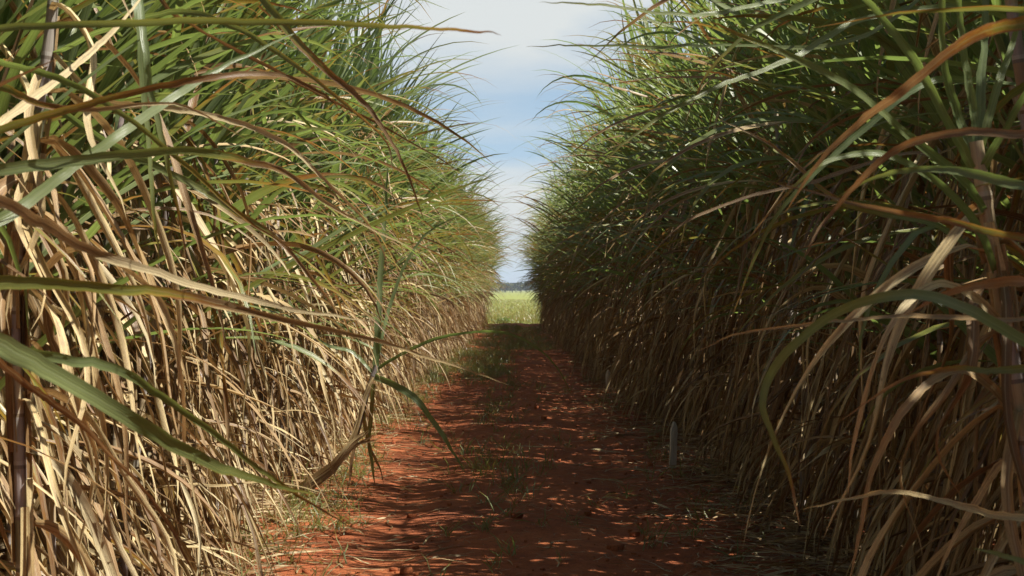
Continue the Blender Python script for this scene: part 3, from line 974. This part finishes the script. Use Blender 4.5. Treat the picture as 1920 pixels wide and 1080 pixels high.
# plant beyond the right edge, source of the big arching leaf
R2 = empty('sugarcane_plant', (0.98, 2.2, 0))
tag(R2, 'cane plant outside the right edge, reaching in with the big green arch', 'sugarcane', 'cane plants closest to the camera')
world_stalk(R2, (1.02, 2.15, 2.3), bend=.04)
hero_leaf(R2, [(2150, 760, 2.2), (2030, 700, 2.2), (1920, 642, 2.2), (1820, 585, 2.2), (1730, 555, 2.22), (1640, 562, 2.25), (1560, 590, 2.3), (1490, 645, 2.32), (1445, 705, 2.35), (1432, 760, 2.35), (1452, 820, 2.35), (1480, 885, 2.35), (1492, 935, 2.35), (1500, 985, 2.35)], 0.032, [0, 0, 0, 0, 0, .05, .15, .45, 1], roll=.2, n=60, label='big green leaf arching over and drooping to a yellow and brown tip')
hero_leaf(R2, [(2140, 120, 2.2), (2030, 40, 2.2), (1920, 42, 2.25), (1835, 62, 2.3), (1760, 112, 2.35), (1690, 170, 2.4), (1600, 240, 2.5), (1530, 310, 2.55), (1470, 400, 2.6)], 0.040, [.1, .3, .5, .64, .7, .8], roll=.25, label='wide brownish purple leaf arching down from the upper right')
hero_leaf(R2, [(2140, 330, 2.2), (2020, 260, 2.25), (1900, 256, 2.3), (1800, 250, 2.35), (1700, 270, 2.4), (1630, 320, 2.45), (1570, 385, 2.5), (1530, 440, 2.5), (1500, 500, 2.5)], 0.030, [.7, .65, .62, .7, .8], roll=.35)
hero_leaf(R2, [(2140, 520, 2.2), (2020, 480, 2.25), (1920, 452, 2.3), (1840, 430, 2.35), (1750, 406, 2.4), (1640, 388, 2.5), (1540, 365, 2.6), (1440, 340, 2.7)], 0.026, [.9, .4, .35, .55, .8, 1], roll=.2, label='yellow leaf with red-brown edges pointing left')
hero_leaf(R2, [(2140, 620, 2.2), (2020, 600, 2.2), (1900, 604, 2.3), (1780, 600, 2.4), (1640, 600, 2.5), (1530, 608, 2.6), (1400, 625, 2.7), (1300, 660, 2.8)], 0.022, [.9, .85, .9, 1], roll=.6)
hero_leaf(R2, [(2140, 400, 2.2), (2040, 370, 2.2), (1920, 350, 2.3), (1820, 325, 2.35), (1740, 318, 2.4), (1650, 330, 2.5), (1550, 380, 2.6)], 0.032, [0, 0, 0, .1, .3], roll=.5)
hero_leaf(R2, [(2140, 560, 2.2), (2030, 540, 2.2), (1930, 528, 2.2), (1850, 530, 2.25), (1770, 552, 2.3), (1700, 590, 2.35)], 0.036, [.6, .7, .8, .9], roll=.3)
hero_leaf(R2, [(2120, 1160, 2.2), (2020, 1090, 2.2), (1920, 1056, 2.2), (1870, 1040, 2.2), (1820, 1027, 2.2)], 0.022, [0, 0, 0, .1], roll=.3, label='short green leaf tip poking in at the bottom right')
hero_leaf(R2, [(2130, 700, 2.2), (2040, 680, 2.2), (1930, 690, 2.25), (1850, 696, 2.3), (1790, 690, 2.35), (1680, 720, 2.45), (1560, 800, 2.5)], 0.026, [.0, .05, .2, .5, .9], roll=.5)
hero_leaf(R2, [(2130, 1000, 2.2), (2010, 980, 2.3), (1900, 972, 2.4), (1820, 955, 2.5), (1740, 932, 2.55), (1660, 922, 2.6), (1580, 938, 2.7), (1500, 955, 2.8)], 0.028, [.8, .9, .85, 1], roll=.5)

# plant high on the right, long blades crossing the crown
R3 = empty('sugarcane_plant', (1.35, 3.7, 0))
tag(R3, 'cane plant at the right edge with long green blades slanting down to the right', 'sugarcane', 'cane plants closest to the camera')
world_stalk(R3, (1.2, 3.6, 2.75), 0.016)
hero_leaf(R3, [(1850, -300, 3.6), (1650, -260, 3.5), (1450, -100, 3.4), (1340, 40, 3.3), (1440, 98, 3.2), (1540, 150, 3.1), (1620, 195, 3.0), (1700, 262, 3.0), (1760, 330, 3.0)][0:0] + [(1850, -280, 3.6), (1700, -260, 3.5), (1560, -120, 3.4), (1480, 0, 3.3), (1560, 60, 3.2)][0:0] + [(1850, -250, 3.6), (1760, -160, 3.6), (1640, -60, 3.6), (1500, 10, 3.6), (1400, 60, 3.6), (1330, 130, 3.6), (1280, 230, 3.6)], 0.032, [0, 0, .1, .6], roll=.3)
hero_leaf(R3, [(1850, -250, 3.6), (1720, -150, 3.5), (1560, -40, 3.4), (1400, 12, 3.3), (1260, 28, 3.2), (1130, 12, 3.1), (1010, 4, 3.0)], 0.024, [0, .0, .1, .3], roll=.7)
hero_leaf(R3, [(1850, -150, 3.6), (1700, 20, 3.6), (1560, 90, 3.6), (1400, 90, 3.7), (1250, 92, 3.8), (1100, 85, 3.9), (985, 88, 4.0)], 0.026, [0, .0, .1, .3], roll=.9)
hero_leaf(R3, [(1845, 20, 3.6), (1760, 10, 3.6), (1600, 40, 3.6), (1480, 110, 3.5), (1330, 170, 3.4), (1200, 240, 3.3), (1090, 340, 3.3)], 0.03, [0, .0, .1, .3], roll=.6)
hero_leaf(R3, [(1845, 480, 3.6), (1760, 420, 3.6), (1660, 400, 3.6), (1570, 370, 3.6), (1480, 295, 3.65), (1410, 250, 3.7), (1340, 220, 3.75)], 0.026, [0, 0, .3, .45, .6, .9], roll=.2)
hero_leaf(R3, [(1850, 150, 3.6), (1740, 160, 3.5), (1640, 230, 3.5), (1560, 300, 3.5), (1640, 430, 3.4), (1740, 500, 3.3), (1830, 560, 3.2)][:4] + [(1480, 380, 3.5), (1420, 480, 3.5), (1370, 600, 3.5)], 0.03, [0, 0, .1, .5], roll=.3)
hero_leaf(R3, [(1840, 350, 3.6), (1740, 290, 3.6), (1640, 300, 3.6), (1520, 340, 3.6), (1400, 370, 3.6), (1280, 420, 3.6), (1200, 500, 3.6)], 0.026, [.7, .9, .8, 1], roll=.6)

# the bent cane leaning out of the left row
Bt = empty('bent_sugarcane', tuple(spot(470, 952, 10.5)[:2]) + (0,))
tag(Bt, 'single fallen cane with a pale bent stem rising off the soil, left of the path', 'sugarcane')
bd = 10.4
hero_stalk(Bt, [(470, 954, bd), (520, 935, bd), (600, 893, bd), (650, 845, bd), (672, 790, bd), (688, 735, bd), (706, 685, bd)], 0.020)
for k, (o1, o2) in enumerate(((0, 6), (6, 14), (-8, 4), (3, 22))):
    hero_leaf(Bt, [(480 + k * 20, 948 - k * 5, bd - .05), (560, 920 + o1, bd - .07), (620, 880 + o1, bd - .07), (660, 835 + o1, bd - .07), (688 + o2, 802 + o2, bd - .07)], 0.09, [1, 1, 1], roll=.3, n=20)
for k in range(3):
    hero_leaf(Bt, [(640 + k * 4, 862, bd - .06), (668, 800 + k * 5, bd - .06), (684 + k, 745, bd - .05), (700 + k, 706, bd - .04)], 0.055, [1, 1, 1], roll=.2 + .3 * k, n=20, base=1.0)
hero_leaf(Bt, [(704, 700, bd), (708, 600, bd), (714, 500, bd), (722, 390, bd), (728, 285, bd)], 0.085, [0, 0, 0, .1], roll=0, twist=.05, base=1.0, label='upright blade standing straight up from the bent cane')
hero_leaf(Bt, [(702, 690, bd), (716, 630, bd + .05), (735, 560, bd + .1), (765, 480, bd + .1), (810, 430, bd + .1), (880, 395, bd + .1)], 0.05, [0, 0, .1], roll=.3)
hero_leaf(Bt, [(702, 695, bd), (740, 668, bd), (800, 640, bd), (870, 624, bd), (940, 624, bd), (1000, 648, bd), (1045, 690, bd), (1078, 752, bd)], 0.055, [0, 0, .1, .4], roll=.9, label='slender leaf arching over the path')
hero_leaf(Bt, [(700, 705, bd), (740, 722, bd), (780, 750, bd - .1), (815, 795, bd - .1), (845, 840, bd - .1), (872, 886, bd - .1)], 0.09, [0, 0, 0, .1], roll=.3, label='broad dark green leaf drooping over the red soil')
hero_leaf(Bt, [(700, 720, bd), (696, 780, bd), (692, 830, bd), (700, 880, bd), (703, 912, bd)], 0.065, [.3, .35, .15, .5], roll=.5)
hero_leaf(Bt, [(690, 730, bd), (684, 790, bd), (694, 840, bd), (712, 880, bd), (720, 908, bd)], 0.055, [.35, .4, .5, .6], roll=.6)
hero_leaf(Bt, [(690, 740, bd), (672, 810, bd), (660, 860, bd), (656, 900, bd), (650, 925, bd)], 0.06, [.55, .6, .6, .7], roll=.6)
hero_leaf(Bt, [(700, 700, bd), (660, 660, bd), (600, 640, bd), (540, 560, bd), (510, 480, bd)], 0.05, [0, 0, .1], roll=.4)

# ------------------------------------------------------------------ stakes
M_WOOD = simple_noise_mat('weathered_wood', [(0.3, (0.30, 0.26, 0.19)), (0.5, (0.52, 0.48, 0.39)), (0.75, (0.66, 0.62, 0.52))], 9.0, 0.85, (6, 6, 0.7), 0.5, 0.004, obj=True)


def stake(px, ybase, ytop, wpx, label, tilt=0.0):
    d = 1.6 * FPX / (ybase - 543)
    x, y, _ = spot(px, ybase, d)
    h = (ybase - ytop) / FPX * d
    ww = wpx / FPX * d
    th = ww * 0.5
    c = math.radians(18)
    z0 = float(path_height(np.array([x]), np.array([y]))[0]) + .004
    prof = [(-ww / 2, -0.12), (-ww / 2, h - ww * 1.1), (-ww * .12, h), (ww * .16, h - .004), (ww / 2, h - ww * .9), (ww / 2, -0.12)]
    vs = [(p, -th / 2, q) for p, q in prof] + [(p, th / 2, q) for p, q in prof]
    fs = [(0, 1, 2, 3), (0, 3, 4, 5), (9, 8, 7, 6), (11, 10, 9, 6)]
    for i in range(6):
        j = (i + 1) % 6
        fs.append((i, i + 6, j + 6, j))
    me = mesh_from('wooden_stake', np.array(vs), np.array(fs), None, M_WOOD, smooth=False)
    o = link('wooden_stake', me)
    m = o.modifiers.new('bevel', 'BEVEL'); m.width = 0.003; m.segments = 2
    o.location = (x, y, z0)
    o.rotation_euler = (tilt * .5, tilt, c)
    tag(o, label, 'stake', 'marker stakes along the path')
    return o


stake(1261, 890, 803, 13, 'tall pale stake with a pointed top on the right edge of the path', 0.03)
stake(1141, 742, 700, 9, 'small grey stake in deep shade, farther along the right edge', -0.02)
stake(603, 884, 815, 15, 'weathered grey stake half hidden in straw behind the bent cane on the left', 0.02)


# ------------------------------------------------------------------ litter, grass
def scatter_ribbons(name, pts, mat, lens, wds, deadr, e0r, e1r, seed, n=5, label='', cat='grass', flat=True, azf=None, zf=None, power=1.0, twist=.8, pile=0):
    rs = np.random.default_rng(seed)
    g = Geo()
    zz = path_height(pts[:, 0], pts[:, 1]) if zf is None else zf(pts)
    for (x, y), z in zip(pts, zz):
        az = rs.random() * 6.283 if azf is None else azf(rs)
        d0 = rs.uniform(*deadr)
        grown_leaf(g, rs, (x, y, z + rs.uniform(0, .01) + pile * rs.random() * max(0, abs(x) - 1.25) * .16), az, rs.uniform(*e0r), rs.uniform(*e1r), rs.uniform(*lens), rs.uniform(*wds),
                   d0, min(1, d0 + rs.choice([0, 0, .3])), twist=twist, n=n, flat=flat, power=power)
    for v in g.v:
        lim = (path_height(v[:, 0], v[:, 1]) + .012) if zf is None else 0.012
        v[:, 2] = np.maximum(v[:, 2], lim)
    o = g.build(name, mat)
    tag(o, label, cat, None, 'stuff')
    return o


# straw lying along both edges
rs = np.random.default_rng(11)
pts = []
for side in (-1, 1):
    n = 11000
    y = 4 + (END - 4) * rs.random(n) ** 2.5
    x = side * np.clip(2.0 - np.abs(rs.exponential(0.33, n)), 0.25, 2.2)
    pts.append(np.stack([x, y], 1))
pts = np.concatenate(pts)
scatter_ribbons('straw_litter', pts, M_LEAF, (.08, .50), (.005, .020), (.7, 1.0), (-.05, .3), (-.45, .05), 12, n=7,
                label='dry straw and fallen cane leaves along both edges of the path', cat='leaf litter', flat=False, twist=1.4, pile=1)
# crumbs of straw over the path
n = 3200
pts = np.stack([rs.uniform(-1.5, 1.6, n), 5 + 45 * rs.random(n) ** 1.8], 1)
scatter_ribbons('straw_crumbs', pts, M_LEAF, (.02, .18), (.003, .010), (.6, 1.0), (-.05, .3), (-.3, .1), 13, n=4,
                label='small bits of dry straw scattered over the red soil', cat='leaf litter')


# clods of red soil
g = Geo()
rs = np.random.default_rng(31)
cube = np.array([(x, y, z) for x in (-1, 1) for y in (-1, 1) for z in (-1, 1)], float)
cf = np.array([(0, 1, 3, 2), (4, 6, 7, 5), (0, 4, 5, 1), (2, 3, 7, 6), (0, 2, 6, 4), (1, 5, 7, 3)])
for k in range(1500):
    y = 6.5 + 24 * rs.random() ** 1.8
    x = rs.uniform(-1.7, 1.7) if rs.random() < .5 else rs.choice([-1, 1]) * rs.normal(1.35, .2)
    sz = rs.uniform(.004, .011) * (1 + 1.5 * (rs.random() < .06))
    v = cube * sz * rs.uniform(.6, 1.3, (1, 3)) * (1 + rs.normal(0, .22, (8, 3)))
    a = rs.random() * 6.28
    v[:, 0], v[:, 1] = v[:, 0] * math.cos(a) - v[:, 1] * math.sin(a), v[:, 0] * math.sin(a) + v[:, 1] * math.cos(a)
    z = path_height(np.array([x]), np.array([y]))[0] + .004
    g.add(v + [x, y, z + sz * .3], cf, np.zeros((8, 4)))
tag(g.build('soil_clods', M_SOIL), 'small crumbled clods lying on the red soil of the path', 'soil clods', None, 'stuff')


# grass tufts
def tufts(centres, per, spread, rs):
    o = []
    for x, y, s in centres:
        k = max(3, int(per * s))
        o.append(np.stack([x + rs.normal(0, spread * s, k), y + rs.normal(0, spread * s * 1.3, k)], 1))
    return np.concatenate(o)


cs = []
for _ in range(380):      # grassy verge far on the left and across the path near its end
    y = rs.uniform(23, 60)
    cs.append((rs.uniform(-1.6, -0.2) if y < 36 else rs.uniform(-1.6, 1.1), y, rs.uniform(.6, 1.3)))
for _ in range(70):
    cs.append((-1.45 + rs.normal(0, .15), rs.uniform(12, 30), rs.uniform(.4, .9)))
for _ in range(90):       # thin strip along the middle
    cs.append((rs.normal(-0.05, .22), rs.uniform(7.5, 40), rs.uniform(.15, .5)))
for _ in range(60):       # ragged verge on both sides
    cs.append((rs.choice([-1.45, -1.4, 1.4]) + rs.normal(0, .18), rs.uniform(7, 20), rs.uniform(.1, .5)))
for _ in range(26):
    cs.append((rs.normal(-0.12, .3), rs.normal(12.0, 1.1), rs.uniform(.15, .5)))
for _ in range(26):
    cs.append((rs.normal(-1.5, .2), rs.uniform(8, 12), rs.uniform(.3, .7)))
for _ in range(45):
    cs.append((rs.uniform(-1.4, 1.5), rs.uniform(7, 26), rs.uniform(.12, .3)))
cs.append((0.83, 8.6, .4)); cs.append((1.1, 8.9, .4))
pts = tufts(cs, 44, .11, rs)
M_GRASS = M_LEAF
scatter_ribbons('grass', pts, M_GRASS, (.06, .28), (.004, .011), (.05, .3), (.6, 1.5), (-.4, 1.0), 14, n=4,
                label='thin green grass growing in patches on the path and its left verge', cat='grass')

# meadow blades just beyond the rows
n = 30000
yy = END + 1.2 + 150 * rs.random(n) ** 1.4
pts = np.stack([rs.uniform(-1, 1, n) * (2.5 + (yy - END) * .10), yy], 1)
scatter_ribbons('meadow_grass', pts, M_LEAF, (.15, .42), (.012, .03), (.08, .42), (.7, 1.5), (0, 1.2), 15, n=3,
                label='bright yellow-green meadow grass beyond the end of the cane rows', cat='grass', zf=lambda p: np.zeros(len(p)))
# one leafy weed at the edge of the meadow
Wd = empty('leafy_weed', (-0.42, END + 1.6, 0))
tag(Wd, 'small leafy weed at the near edge of the bright meadow', 'weed')
rs2 = np.random.default_rng(3)
g = Geo()
for k in range(46):
    grown_leaf(g, rs2, (rs2.normal(0, .2), rs2.normal(0, .1), rs2.uniform(.02, .2)), rs2.random() * 6.28, rs2.uniform(.4, 1.4), rs2.uniform(-.5, .6), rs2.uniform(.15, .35), .07, 0, 0.05, n=5)
g.build('leaves', M_LEAF, Wd)
g = Geo()
for k in range(5):
    a = k * 1.3
    P = np.stack([np.cos(a) * np.linspace(0, .2, 6), np.sin(a) * np.linspace(0, .2, 6), np.linspace(-.02, .28, 6)], 1)
    stalk_tube(g, P, .006, .5, 5)
g.build('stem', M_STALK, Wd)

# ------------------------------------------------------------------ far tree line
M_TREE = simple_noise_mat('far_foliage', [(0.3, (0.035, 0.055, 0.022)), (0.7, (0.075, 0.10, 0.035))], 0.25, 0.9, trans=0.15)
rs = np.random.default_rng(21)
g = Geo()
TD = 800
for k in range(150):
    cx = -75 + k + rs.normal(0, .7)
    cy = TD + rs.uniform(-12, 12)
    hh = 4.0 + 3.0 * vnoise(np.array([cx * .09 + 40]), np.array([2.2]), 9)[0] + rs.normal(0, .5)
    m = 130
    th = rs.random(m) * 6.283
    ph = np.arccos(rs.uniform(-.6, 1, m))
    r = rs.uniform(.6, 1.05, m)
    c = np.stack([cx + 2.3 * r * np.sin(ph) * np.cos(th), cy + 2.3 * r * np.sin(ph) * np.sin(th), hh * .55 + hh * .5 * r * np.cos(ph)], 1)
    a = unit(rs.normal(size=(m, 3))); b = unit(np.cross(a, rs.normal(size=(m, 3))))
    s = rs.uniform(.25, .65, (m, 1))
    v = np.stack([c - a * s - b * s, c + a * s - b * s, c + a * s + b * s, c - a * s + b * s], 1).reshape(-1, 3)
    f = np.arange(m * 4).reshape(-1, 4)
    g.add(v, f, np.zeros((m * 4, 4)))
    tp = np.array([[cx, cy, -.2], [cx + .05, cy, hh * .4], [cx, cy, hh * .8]])
    stalk_tube(g, tp, .18, .5, 5)
tag(g.build('treeline', M_TREE), 'dark bluish line of distant trees behind the meadow', 'trees', None, 'stuff')

# ------------------------------------------------------------------ haze
M_HZ, t = new_mat('haze')
pv = t.nodes.new('ShaderNodeVolumePrincipled')
pv.inputs['Color'].default_value = (0.80, 0.87, 1.0, 1)
pv.inputs['Density'].default_value = 0.0003
pv.inputs['Anisotropy'].default_value = 0.2
o = t.nodes.new('ShaderNodeOutputMaterial')
t.links.new(pv.outputs[0], o.inputs['Volume'])
x0, x1, y0, y1, z0, z1 = -2550, 2550, -100, 3600, -1, 14
vs = np.array([(x, y, z) for x in (x0, x1) for y in (y0, y1) for z in (z0, z1)])
fs = np.array([(0, 1, 3, 2), (4, 6, 7, 5), (0, 4, 5, 1), (2, 3, 7, 6), (0, 2, 6, 4), (1, 5, 7, 3)])
hz = link('haze', mesh_from('haze', vs, fs, None, M_HZ, smooth=False))
tag(hz, 'thin pale air softening the distant trees', 'haze', None, 'stuff')
